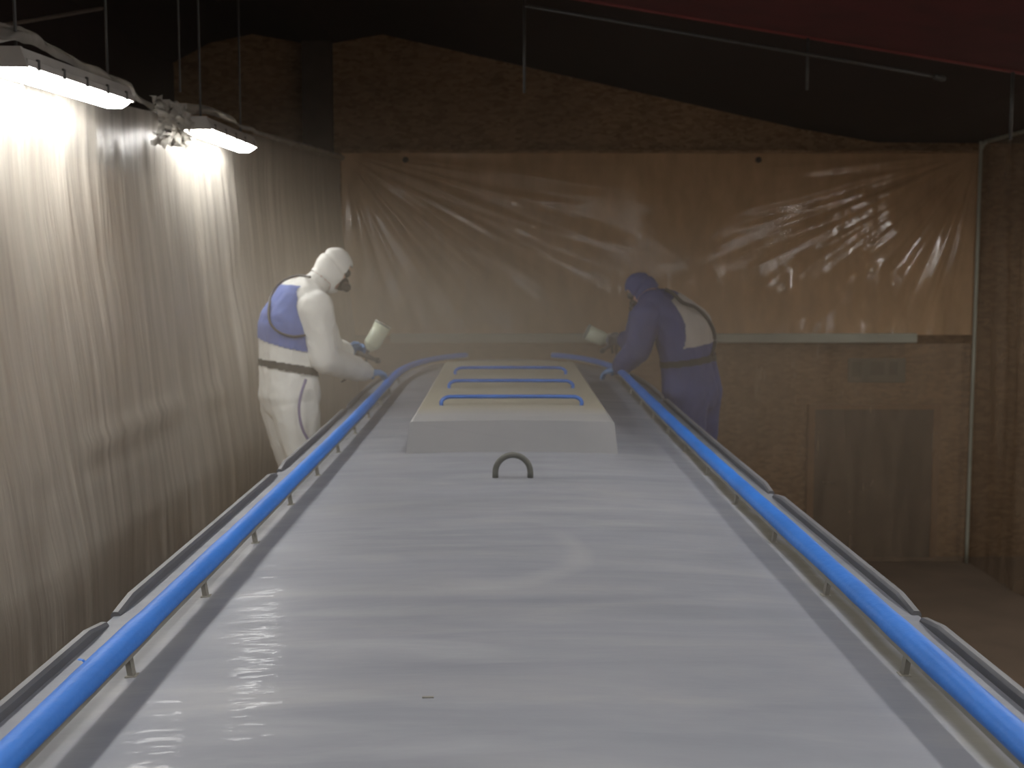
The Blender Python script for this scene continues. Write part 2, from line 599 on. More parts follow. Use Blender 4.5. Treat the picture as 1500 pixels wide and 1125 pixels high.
# hand rails: metal bar, blue tape sleeve, short posts
for s in (-1, 1):
    pts = []
    y = Y0R
    ylist = [Y0R + 0.1 * i for i in range(98)]
    ylist = [q for q in ylist if q < 8.6] + [8.6 + 0.07 * i for i in range(30) if 8.6 + 0.07 * i < 10.5]
    for y in ylist:
        x = s * halfw(y, 0.855, 8.6, 2.0)
        pts.append(Vector((CX + x, y, -0.798 + sheer(y) * 1.1)))
    bm = bmesh.new()
    sweep(bm, [p + Vector((-s * 0.005, 0, -0.0215)) for p in pts], [(-0.016, -0.007), (0.016, -0.007), (0.016, 0.006), (-0.016, 0.006)])
    rail = bm_obj('hand_rail', bm, M['bare'], boat)
    rail['label'] = 'left hand rail wrapped in blue tape' if s < 0 else 'right hand rail wrapped in blue tape'
    bm = bmesh.new()
    fine = spline(pts, 3)
    rad = [1.0 + 0.10 * noise.noise(Vector((s * 7.1, p.y * 2.3, 0.3))) + 0.05 * noise.noise(Vector((s * 3.1, p.y * 9.0, 4.3))) for p in fine]
    sweep(bm, fine, circ(0.029, 0.0245, 16), radii=rad)
    tp = bm_obj('masking_tape', bm, M['tape'], rail, True)
    for i in range(-4, 12):
        y = 2.546 + 0.646 * i
        if y < Y0R + 0.2 or y > 9.3:
            continue
        x = s * halfw(y, 0.855, 8.6, 2.0)
        zt = -0.815 + sheer(y) * 1.1
        xb = x - s * 0.010
        zb = -0.85 - 0.037 * xb * xb + sheer(y) - 0.004
        bm = bmesh.new()
        q = [(-0.006, -0.011), (0.006, -0.011), (0.006, 0.011), (-0.006, 0.011)]
        sweep(bm, [(CX + x, y, zt), (CX + x - s * 0.003, y, zt - 0.02), (CX + xb, y, zb)], q, up=Vector((0, 1, 0)))
        add_box(bm, (CX + xb - 0.013, y - 0.015, zb - 0.004), (CX + xb + 0.013, y + 0.015, zb + 0.007), 0.003)
        bm_obj('post', bm, M['post'], rail)
    if s < 0:
        bm = bmesh.new()
        p = at(119, 979, 2.32)
        sweep(bm, [(CX - 0.872, 2.36, -0.792), (CX - 0.884, 2.36, -0.780), (CX - 0.893, 2.362, -0.779)], circ(0.005, 0.0015, 6))
        bm_obj('tape_tail', bm, M['tape'], rail)

# hatch box on the roof
bm = bmesh.new()
rows = []
for y in (5.62, 6.5, 7.4, 8.3, 8.95):
    zt, zb = -0.702 + sheer(y), -0.87 + sheer(y)
    ins = 0.0 if y > 5.7 else 0.0
    rows.append([(CX - 0.505, y, zb), (CX - 0.486, y, zt - 0.012), (CX - 0.474, y, zt), (CX - 0.24, y, zt + 0.004), (CX, y, zt + 0.006), (CX + 0.24, y, zt + 0.004), (CX + 0.474, y, zt), (CX + 0.486, y, zt - 0.012), (CX + 0.505, y, zb)])
rows[0] = [(x, y + (0.012 if 0 < i < 8 else 0.0), z - (0.004 if i in (2, 3, 4, 5, 6) else 0.0)) for i, (x, y, z) in enumerate(rows[0])]
R_ = [[bm.verts.new(p) for p in r] for r in rows]
for r0, r1 in zip(R_, R_[1:]):
    for i in range(8):
        bm.faces.new((r0[i], r0[i + 1], r1[i + 1], r1[i]))
bm.faces.new(R_[0])
bm.faces.new(R_[-1][::-1])
hb = bm_obj('hatch_box', bm, M['box'], boat)
for k, y in enumerate((6.27, 7.12, 7.98)):
    zt = -0.70 + sheer(y)
    hw = 0.368
    bm = bmesh.new()
    pts = [(CX - hw, y - 0.02, zt - 0.004), (CX - hw, y - 0.016, zt + 0.02), (CX - hw + 0.025, y, zt + 0.038), (CX - hw + 0.08, y, zt + 0.042), (CX, y, zt + 0.043),
           (CX + hw - 0.08, y, zt + 0.042), (CX + hw - 0.025, y, zt + 0.038), (CX + hw, y - 0.016, zt + 0.02), (CX + hw, y - 0.02, zt - 0.004)]
    sweep(bm, spline(pts, 5), circ(0.0105, n=10), up=Vector((0, 1, 0)))
    bm_obj('grab_bar', bm, M['bartape'], hb, True)
# hoop
bm = bmesh.new()
pts = [(CX - 0.073, 4.92, -0.856)]
for i in range(17):
    a = PI - PI * i / 16
    pts.append((CX + 0.073 * math.cos(a), 4.92, -0.826 + 0.073 * math.sin(a)))
pts.append((CX + 0.073, 4.92, -0.856))
sweep(bm, pts, circ(0.0125, n=10), up=Vector((0, 1, 0)))
bm_obj('lifting_hoop', bm, M['hoop'], boat, True)
# small chip marks on the paint
box('paint_chip', (-0.17, 2.335, -0.8525), (-0.147, 2.343, -0.8495), M['bare'], boat)

# ------------------------------------------------------------------ lamps
LL = 1.42


def make_lamp(name, x, y0, z_top, tilt, label, ztop=2.62):
    root = empty(name, (x, y0 + LL / 2, z_top - 0.1))
    tag(root, label, 'lamp', 'fluorescent lamps along the booth')
    parts = []
    hw = 0.095
    bm = bmesh.new()
    pr = [(-hw, -0.050), (hw, -0.050), (hw, -0.044), (hw - 0.014, -0.038), (hw - 0.022, 0.0), (-hw + 0.022, 0.0), (-hw + 0.014, -0.038), (-hw, -0.044)]
    a, b_ = Vector((x, y0, z_top)), Vector((x, y0 + LL, z_top + tilt))
    d_ = (b_ - a).normalized()
    bm = bmesh.new()
    sweep(bm, [a, b_], pr)
    for sx in (-1, 1):
        sweep(bm, [a, b_], [(sx * hw - 0.003, -0.074), (sx * hw + 0.003, -0.074), (sx * hw + 0.003, -0.045), (sx * hw - 0.003, -0.045)])
    bm_obj('housing', bm, M['housing'], root)
    bm = bmesh.new()
    pr = [(-0.088, -0.051), (0.088, -0.051), (0.076, -0.088), (0.036, -0.112), (-0.036, -0.112), (-0.076, -0.088)]
    sweep(bm, [a + d_ * 0.02, b_ - d_ * 0.02], pr)
    bm_obj('diffuser', bm, M['diffuser'], root)
    for q, e in ((a, 1), (b_, -1)):
        bm = bmesh.new()
        sweep(bm, [q + d_ * e * -0.012, q + d_ * e * 0.014], [(-hw, -0.080), (hw, -0.080), (hw + 0.003, -0.070), (hw - 0.022, 0.004), (-hw + 0.022, 0.004), (-hw - 0.003, -0.070)])
        bm_obj('end_plate', bm, M['housing'], root)
    for i in range(5):
        p = a + d_ * (0.12 + i * 0.295)
        for sx in (-1, 1):
            box('clip', (p.x + sx * hw - 0.004, p.y - 0.012, p.z - 0.080), (p.x + sx * hw + 0.005, p.y + 0.012, p.z - 0.035), M['steel'], root)
    if True:
        for q in (0.13, LL - 0.12):
            p = a + d_ * q
            tube('hanger_rod', [(p.x, p.y, p.z - 0.01), (p.x, p.y, ztop)], 0.0075, M['steel'], root, 6)
    return root


make_lamp('fluorescent_lamp', -2.07, 5.03, 0.925, 0.055, 'nearer of the two lit fluorescent lamps hanging along the left plastic sheet')
make_lamp('fluorescent_lamp', -1.97, 7.70, 0.985, 0.03, 'farther of the two lit fluorescent lamps, behind the first along the left sheet')
OFF = [(-2.12, 2.2, 0.90, 'lit fluorescent lamp left of the boat, nearest the camera, beyond the photo edge'),
       (-2.12, -0.6, 0.90, 'lit fluorescent lamp left of the boat, behind the camera'),
       (2.50, 3.95, 0.95, 'lit fluorescent lamp right of the boat, level with the hoop, beyond the photo edge'),
       (2.50, 1.2, 0.95, 'lit fluorescent lamp right of the boat, beside the camera'),
       (2.50, -1.6, 0.95, 'lit fluorescent lamp right of the boat, behind the camera'),
       (0.45, 4.0, 1.72, 'added unseen fill lamp high above the boat roof in front of the camera'),  # unseen centre row, added to fill the rail shadows on the roof
       (0.45, 0.6, 1.72, 'added unseen fill lamp high above the boat roof over the camera'),
       (5.15, 9.9, 0.90, 'lit fluorescent lamp by the right side sheet, farthest from the camera'),
       (5.15, 7.1, 0.90, 'lit fluorescent lamp by the right side sheet, middle one'),
       (5.15, 4.2, 0.90, 'lit fluorescent lamp by the right side sheet, nearest the camera')]
for x, y, z, lb in OFF:
    make_lamp('fluorescent_lamp', x, y, z, 0.0, lb, ztop=2.6 if x < 0 else (1.887 - 0.1618 * (x - 0.56) if x < 4 else 1.6))

# other hanging rods and pipes
GR = 'thin rods hanging from the roof'


def rod(px, y0, y1, Y, r, label, name='hanging_rod', x_roof=False):
    a, b_ = at(px, y0, Y), at(px, y1, Y)
    o = tube(name, [(b_.x, Y, 2.62 if x_roof else a.z), (b_.x, Y, b_.z)], r, M['steel'], None, 8)
    return tag(o, label, 'rod', GR)


rod(264, -40, 135, 7.4, 0.006, 'thin rod hanging just left of the far fluorescent lamp', x_roof=True)
rod(768, -5, 136, 8.48, 0.010, 'thin rod hanging over the middle of the back sheet, leftmost by the red lining')
rod(1182, 56, 132, 8.48, 0.010, 'short rod hanging from the red lining hem, middle of three')
rod(1480, 106, 205, 8.48, 0.0135, 'rod hanging from the red lining hem at the right edge of the photo')
a, b_ = at(769, 8, 8.42), at(1375, 113, 8.42)
pp = empty('hanging_pipe', (a + b_) / 2)
tag(pp, 'thin pale pipe slung parallel to the red lining hem', 'pipe')
tube('pipe_run', [a, b_], 0.012, M['steel'], pp, 8)
bm = bmesh.new()
revolve(bm, b_ - Vector((0.03, 0, -0.005)), b_ + Vector((0.05, 0, -0.012)), [(0, 0.02), (0.06, 0.024), (0.08, 0.012)], 10)
bm_obj('pipe_end', bm, M['steel'], pp, True)
a, b_ = at(-60, 48, 6.8), at(150, 12, 7.6)
a = a + (a - b_) * ((XW + 0.03 - a.x) / (a.x - b_.x))
tag(tube('ceiling_pipe', [a, b_], 0.012, M['column'], None, 8), 'faint dark pipe crossing under the roof at the top left corner', 'pipe')

# ------------------------------------------------------------------ polythene sheets
GS = 'polythene sheets round the spray booth'


def xs_left(y):
    return -2.56 + (y / 14.0) * 0.64


def ztop_left(y):
    return 0.86 + 0.055 * (y - 5.0)


def nz(*a):
    return noise.noise(Vector(a))


def bulge(y, start, stop, amp, z):
    """sheet pulled forward beneath a lamp, falling back sharply past its middle"""
    if y < start or y > stop + 0.05:
        return 0.0
    k = min(1.0, (y - start) / max(0.3, (stop - start) * 0.6))
    k = k * k * (3 - 2 * k)
    if y > stop:
        k *= 1 - (y - stop) / 0.05
    return amp * k


ny, nzv = 720, 60
vv, ff = [], []
y0, y1 = 0.6, 13.98
for i in range(ny + 1):
    y = y0 + (y1 - y0) * i / ny
    zt = ztop_left(y)
    for j in range(nzv + 1):
        t = j / nzv
        z = FLOOR_Z + 0.01 + (zt - FLOOR_Z - 0.01) * t
        f1 = 0.35 + 0.65 * min(1.0, max(0.0, (zt - z) / 0.9))
        lean = (z + 0.4) * 0.12 * nz(y * 0.9, 3.3, 0)
        d_ = 0.011 * nz((y + lean) * 5.5, z * 0.4, 1.7) + 0.0085 * nz((y + lean) * 13, z * 0.6, 5.1) + 0.05 * nz(y * 0.8, z * 0.5, 9.0)
        d_ *= f1 * (0.7 + 2.6 * abs(nz(y * 1.3, z * 0.9, 21.0)))
        # slack seam across the sheet
        d_ += 0.02 * math.exp(-((z + 0.93 - 0.05 * (y - 5.5) + 0.03 * nz(y * 2, 0, 0)) / 0.02) ** 2)
        d_ += bulge(y, 2.8, 5.72, 0.05, z) + bulge(y, 7.38, 8.35, 0.05, z)
        d_ += 0.50 * min(0.5, max(0.0, (zt - 0.35 - z) / 4.0)) ** 1.25
        vv.append((xs_left(y) + d_, y, z))
for i in range(ny):
    for j in range(nzv):
        a = i * (nzv + 1) + j
        ff.append((a, a + nzv + 1, a + nzv + 2, a + 1))
left_sheet = empty('plastic_sheet', (-2.2, 7, FLOOR_Z))
tag(left_sheet, 'milky wrinkled polythene sheet hanging down the left side behind the white painter', 'plastic sheet', GS)
link('sheet_wall', vv, ff, M['sheetL'], left_sheet, True)
# flap thrown over a line above the lamps
up_px = [(-90, 62, 4.7), (0, 46, 5.0), (50, 31, 5.2), (78, 36, 5.4), (105, 54, 5.7), (135, 80, 6.0), (165, 104, 6.3), (188, 112, 6.6), (232, 150, 7.1), (272, 162, 7.6), (300, 152, 8.0), (335, 163, 8.6), (376, 187, 9.4), (500, 226, 13.9)]
lo_px = [(-90, 66, 4.7), (0, 62, 5.0), (30, 61, 5.2), (62, 72, 5.4), (98, 93, 5.7), (132, 112, 6.0), (160, 124, 6.3), (186, 135, 6.6), (230, 164, 7.1), (268, 172, 7.6), (300, 167, 8.0), (335, 177, 8.6), (376, 197, 9.4), (500, 236, 13.9)]
U = spline([at(px, py, Y) for px, py, Y in up_px], 8)
L = spline([at(px, py, Y) for px, py, Y in lo_px], 8)
vv, ff = [], []
NW = 12
for i, (u, l) in enumerate(zip(U, L)):
    u = Vector((min(u.x, xs_left(u.y) + 0.12) - 0.0, u.y, u.z))
    for j in range(NW + 1):
        t = j / NW
        p = u.lerp(l, t)
        p.x += 0.05 * math.sin(PI * t) + 0.05 * nz(p.y * 3.0, p.z * 9, 2.0)
        p.z += 0.012 * nz(p.y * 7, t * 4, 8.0)
        vv.append(tuple(p))
for i in range(len(U) - 1):
    for j in range(NW):
        a = i * (NW + 1) + j
        ff.append((a, a + 1, a + NW + 2, a + NW + 1))
link('folded_flap', vv, ff, M['flap'], left_sheet, True)
# crumpled bunch between the lamps
vv, ff = [], []
c0 = at(224, 172, 7.0)
for i in range(19):
    for j in range(25):
        s_, t = i / 18 - 0.5, j / 24
        q = Vector((c0.x + 0.08 + s_ * 0.10 + 0.05 * nz(i * 0.7, j * 0.5, 3), c0.y + s_ * 0.35, c0.z + 0.10 - t * 0.26 + 0.04 * nz(i * 0.5, j * 0.6, 7)))
        q.x += 0.05 * math.sin(t * PI) + 0.035 * abs(nz(i * 0.45, j * 0.35, 11.0))
        vv.append(tuple(q))
for i in range(18):
    for j in range(24):
        a = i * 25 + j
        ff.append((a, a + 1, a + 26, a + 25))
link('crumpled_bunch', vv, ff, M['flap'], left_sheet, True)

# back sheet, gathered at its two top corners
XL_, XR_ = -1.90, 5.45
ZT = 1.385


def back_d(x, z):
    d_ = 0.05 * nz(x * 0.7, z * 0.9, 4.0)
    for cx_, sgn, am in ((XL_, 1, 1.0), (XR_, -1, 0.8)):
        dx, dz = (x - cx_) * sgn, (ZT - z)
        r = math.hypot(dx, dz) + 1e-4
        ang = math.atan2(dz, dx)
        fall = math.exp(-((r - 1.3) / 1.5) ** 2)
        d_ += am * 0.036 * fall * nz(ang * 11, r * 0.55, 7 * sgn)
        d_ += am * 0.012 * fall * nz(ang * 26, r * 1.1, 2 * sgn)
    cr = math.exp(-((x - 4.1) / 0.55) ** 2)
    d_ += 0.008 * cr * nz(x * 8, z * 3.0, 1.0) + 0.004 * cr * nz(x * 15, z * 6.0, 6.0)
    lowf = max(0.0, min(1.0, (0.1 - z) / 0.8))
    d_ += 0.026 * lowf * nz(x * 7.5, z * 1.6, 3.0)
    bl = math.exp(-((x - 3.9) / 1.0) ** 2)
    d_ += bl * (0.5 + 1.2 * nz(x * 5.0, 0.4, 12.0)) * 0.07 * math.exp(-((z + 0.22) / 0.26) ** 2)
    d_ += 0.008 * bl * lowf * nz(x * 10, z * 5.0, 14.0)
    return d_


nx, nzv = 420, 130
vv, ff = [], []
for i in range(nx + 1):
    x = XL_ + (XR_ - XL_) * i / nx
    for j in range(nzv + 1):
        z = -0.72 + (ZT + 0.72) * j / nzv
        edge = min(1.0, (ZT - z) / 0.15) * min(1.0, (x - XL_ + 0.02) / 0.2) * min(1.0, (XR_ + 0.02 - x) / 0.2)
        vv.append((x, 13.93 - abs(edge) * (0.02 + back_d(x, z)), z))
for i in range(nx):
    for j in range(nzv):
        a = i * (nzv + 1) + j
        ff.append((a, a + nzv + 1, a + nzv + 2, a + 1))
bs = empty('plastic_sheet', (1.8, 13.93, -0.7))
tag(bs, 'clear shiny polythene sheet stretched across the brown back wall above the pale beam', 'plastic sheet', GS)
link('sheet_panel', vv, ff, M['sheetB'], bs, True)
box('top_batten', (XL_, 13.90, ZT - 0.012), (XR_, 13.96, ZT + 0.022), M['osb_left'], bs)
for x in (-1.16, 2.9):
    bm = bmesh.new()
    revolve(bm, (x, 13.905, ZT - 0.09), (x, 13.88, ZT - 0.09), [(0, 0.035), (0.02, 0.03), (0.03, 0.012)], 10)
    bm_obj('fixing_washer', bm, M['column'], bs)
# lower sheet on the right, below the beam
nx, nzv = 200, 40
vv, ff = [], []
for i in range(nx + 1):
    x = -1.88 + (XR_ + 1.88) * i / nx
    for j in range(nzv + 1):
        z = FLOOR_Z + 0.01 + (-0.82 - FLOOR_Z - 0.01) * j / nzv
        vv.append((x, 13.90 - 0.03 * nz(x * 5 + z * 0.5, z * 0.25, 3.0) - 0.04 * nz(x * 1.1, z * 0.5, 8.0), z))
for i in range(nx):
    for j in range(nzv):
        a = i * (nzv + 1) + j
        ff.append((a, a + nzv + 1, a + nzv + 2, a + 1))
ls = link('plastic_sheet', vv, ff, M['sheetG'], None, True)
tag(ls, 'dull see-through polythene sheet below the pale beam, over the dark door', 'plastic sheet', GS)
# right side sheet with the rolled corner
nx, nzv = 360, 50
vv, ff = [], []
for i in range(nx + 1):
    y = -1.0 + 14.9 * i / nx
    for j in range(nzv + 1):
        z = FLOOR_Z + 0.01 + (1.46 - FLOOR_Z - 0.01) * j / nzv
        vv.append((5.47 + 0.05 * nz(y * 4, z * 0.3, 3.0) + 0.02 * nz(y * 11, z * 0.4, 8.0), y, z))
for i in range(nx):
    for j in range(nzv):
        a = i * (nzv + 1) + j
        ff.append((a, a + nzv + 1, a + nzv + 2, a + 1))
rs = empty('plastic_sheet', (5.47, 6, FLOOR_Z))
tag(rs, 'polythene sheet hanging down the right side beyond the rounded corner pole', 'plastic sheet', GS)
link('sheet_wall', vv, ff, M['sheetG'], rs, True)
pole = spline([(5.44, 13.86, FLOOR_Z), (5.44, 13.86, -1), (5.44, 13.86, 1.30), (5.445, 13.85, 1.42), (5.48, 13.80, 1.49), (5.5, 13.5, 1.50), (5.5, 10, 1.50), (5.5, 0, 1.50)], 6)
tag(tube('corner_pole', pole, 0.022, M['beam'], None, 10), 'bent pale pole at the right rear corner carrying the side sheet', 'pole')

# ------------------------------------------------------------------ staging that the painters stand on
SZ = -1.76
for s, yy, nm in ((-1, 7.9, 'left'), (1, 9.0, 'right')):
    xc = s * 1.52
    st = empty('work_platform', (xc, yy, FLOOR_Z))
    tag(st, 'low wooden work platform under the %s, hidden behind the boat edge' % ('white painter' if s < 0 else 'navy painter'), 'platform')
    for k in range(3):
        x0 = xc - 0.27 + 0.18 * k
        box('plank', (x0, yy - 1.3, SZ - 0.04), (x0 + 0.17, yy + 1.3, SZ), M['plank'], st)
    for dx in (-0.22, 0.22):
        for dy in (-1.1, 1.1):
            box('leg', (xc + dx - 0.03, yy + dy - 0.03, FLOOR_Z), (xc + dx + 0.03, yy + dy + 0.03, SZ - 0.04), M['plank'], st)

# ------------------------------------------------------------------ people


def capsule(bm, p0, r0, p1, r1, n=14):
    p0, p1 = Vector(p0), Vector(p1)
    for p, r in ((p0, r0), (p1, r1)):
        bmesh.ops.create_icosphere(bm, subdivisions=2, radius=r, matrix=Matrix.Translation(p))
    if (p1 - p0).length > 1e-4:
        revolve(bm, p0, p1, [(0, r0), ((p1 - p0).length, r1)], n)


def ellipsoid(bm, c, axes, rad):
    """axes: three unit vectors, rad: three radii"""
    mt = Matrix(((*[a[i] * r for a, r in zip(axes, rad)], c[i]) for i in range(3))) if False else Matrix.Identity(4)
    for col, (a, r) in enumerate(zip(axes, rad)):
        for i in range(3):
            mt[i][col] = a[i] * r
    for i in range(3):
        mt[i][3] = c[i]
    bmesh.ops.create_icosphere(bm, subdivisions=3, radius=1.0, matrix=mt)


def hand_bones(wrist, dirn, palm_n, thumb_side, curl, scale=1.0):
    """palm and five fingers; palm_n points out of the palm, fingers curl towards it"""
    d_ = Vector(dirn).normalized()
    n_ = Vector(palm_n)
    n_ = (n_ - d_ * n_.dot(d_)).normalized()
    s_ = d_.cross(n_).normalized() * thumb_side
    w = Vector(wrist)
    out = []
    k = scale
    for q in (-0.025, 0.0, 0.025):
        out.append((w + s_ * q * 0.6 * k, 0.023 * k, w + d_ * 0.085 * k + s_ * q * k, 0.017 * k))
    lens = (0.072, 0.082, 0.076, 0.058)
    for i, ln in enumerate(lens):
        q = (0.031 - 0.021 * i) * k
        base = w + d_ * 0.088 * k + s_ * q
        a = curl * 0.55
        p = base
        ang = a
        for seg, f in enumerate((0.45, 0.32, 0.23)):
            v = d_ * math.cos(ang) + n_ * math.sin(ang)
            e = p + v * ln * f * k
            out.append((p, (0.0105 - 0.001 * seg) * k, e, (0.0098 - 0.001 * seg) * k))
            p = e
            ang += curl
    tb = w + d_ * 0.03 * k + s_ * 0.030 * k
    t1 = tb + (s_ * 0.75 + d_ * 0.6 + n_ * 0.3).normalized() * 0.045 * k
    t2 = t1 + (d_ * 0.8 + n_ * (0.3 + 0.4 * curl) + s_ * 0.1).normalized() * 0.034 * k
    out.append((tb, 0.015 * k, t1, 0.0125 * k))
    out.append((t1, 0.0125 * k, t2, 0.010 * k))
    return out


def seg_dist(P, a, b, ra, rb):
    a, b = np.array(a), np.array(b)
    ab = b - a
    L2 = ab @ ab
    t = np.clip(((P - a) @ ab) / L2, 0, 1) if L2 > 1e-9 else np.zeros(len(P))
    q = a + t[:, None] * ab
    return np.linalg.norm(P - q, axis=1) - (ra + (rb - ra) * t)


def body_mesh(name, prims, ells, voxel=0.0085, smooth_it=6):
    bm = bmesh.new()
    for lab, a, ra, b, rb in prims:
        capsule(bm, a, ra, b, rb)
    for lab, c, ax, rd in ells:
        ellipsoid(bm, c, ax, rd)
    me = bpy.data.meshes.new(name + '_raw')
    bm.to_mesh(me)
    bm.free()
    o = bpy.data.objects.new(name + '_raw', me)
    C.objects.link(o)
    md = o.modifiers.new('r', 'REMESH')
    md.mode = 'VOXEL'
    md.voxel_size = voxel
    dg = bpy.context.evaluated_depsgraph_get()
    me2 = bpy.data.meshes.new_from_object(o.evaluated_get(dg))
    bpy.data.objects.remove(o)
    bpy.data.meshes.remove(me)
    P = np.empty(len(me2.vertices) * 3)
    me2.vertices.foreach_get('co', P)
    P = P.reshape(-1, 3)
    E = np.empty(len(me2.edges) * 2, dtype=np.int64)
    me2.edges.foreach_get('vertices', E)
    E = E.reshape(-1, 2)
    # which primitive each vertex belongs to
    best = np.full(len(P), 1e9)
    labs = np.array([''] * len(P), dtype=object)
    for lab, a, ra, b, rb in prims:
        d_ = seg_dist(P, a, b, ra, rb)
        k = d_ < best
        best[k] = d_[k]
        labs[k] = lab
    for lab, c, ax, rd in ells:
        A = np.array([tuple(x) for x in ax])
        q = (P - np.array(c)) @ A.T / np.array(rd)
        d_ = (np.linalg.norm(q, axis=1) - 1) * min(rd)
        k = d_ < best
        best[k] = d_[k]
        labs[k] = lab
    hand = np.array([l.startswith('hand') for l in labs])
    for it in range(smooth_it):
        acc = np.zeros_like(P)
        cnt = np.zeros(len(P))
        np.add.at(acc, E[:, 0], P[E[:, 1]])
        np.add.at(acc, E[:, 1], P[E[:, 0]])
        np.add.at(cnt, E[:, 0], 1)
        np.add.at(cnt, E[:, 1], 1)
        Q = acc / np.maximum(cnt, 1)[:, None]
        wgt = np.where(hand, 0.0 if it > 1 else 0.4, 0.6)[:, None]
        P = P + (Q - P) * wgt
    me2.vertices.foreach_set('co', P.ravel())
    me2.update()
    me2.name = name
    return me2, P, labs


def normals_of(me):
    nn = np.empty(len(me.vertices) * 3)
    me.vertex_normals.foreach_get('vector', nn)
    return nn.reshape(-1, 3)


def extract(name, me, P, keep, off, m, parent, thick=0.0, fold=None):
    """a garment: the part of the body surface where keep is true, pushed out by off"""
    NN = normals_of(me)
    off = np.broadcast_to(np.asarray(off, dtype=float), (len(P),))
    Q = P + NN * off[:, None]
    idx = -np.ones(len(P), dtype=int)
    faces = []
    for p in me.polygons:
        vs_ = p.vertices
        if sum(keep[v] for v in vs_) >= len(vs_) * 0.5 + 0.01:
            faces.append(tuple(vs_))
    used = sorted({v for f in faces for v in f})
    for i, v in enumerate(used):
        idx[v] = i
    if fold is not None:
        for v in used:
            Q[v] = Q[v] + NN[v] * fold(Vector(P[v]))
    o = link(name, [Q[v] for v in used], [tuple(int(idx[v]) for v in f) for f in faces], m, parent, True)
    if thick:
        md = o.modifiers.new('thickness', 'SOLIDIFY')
        md.thickness = thick
        md.offset = 1.0
    return o


def on_body(bvh, px, py, off=0.012):
    r = ray(px, py).normalized()
    hit = bvh.ray_cast(Vector((0, 0, 0)), r)
    if hit[0] is None:
        return None
    n_ = hit[1] if hit[1].dot(r) < 0 else -hit[1]
    return hit[0] + n_ * off


def tube_path(pts, off=0.012):
    return [p for p in pts if p is not None]


def folds(seed, amp=0.010):
    def f(p):
        a = nz(p.x * 9 + seed, p.y * 9, p.z * 6)
        b = nz(p.x * 20, p.y * 20 + seed, p.z * 16 + 2 * a)
        return max(-0.006, amp * (0.8 - abs(a) * 2.2) * 0.7 + amp * 0.35 * b)
    return f


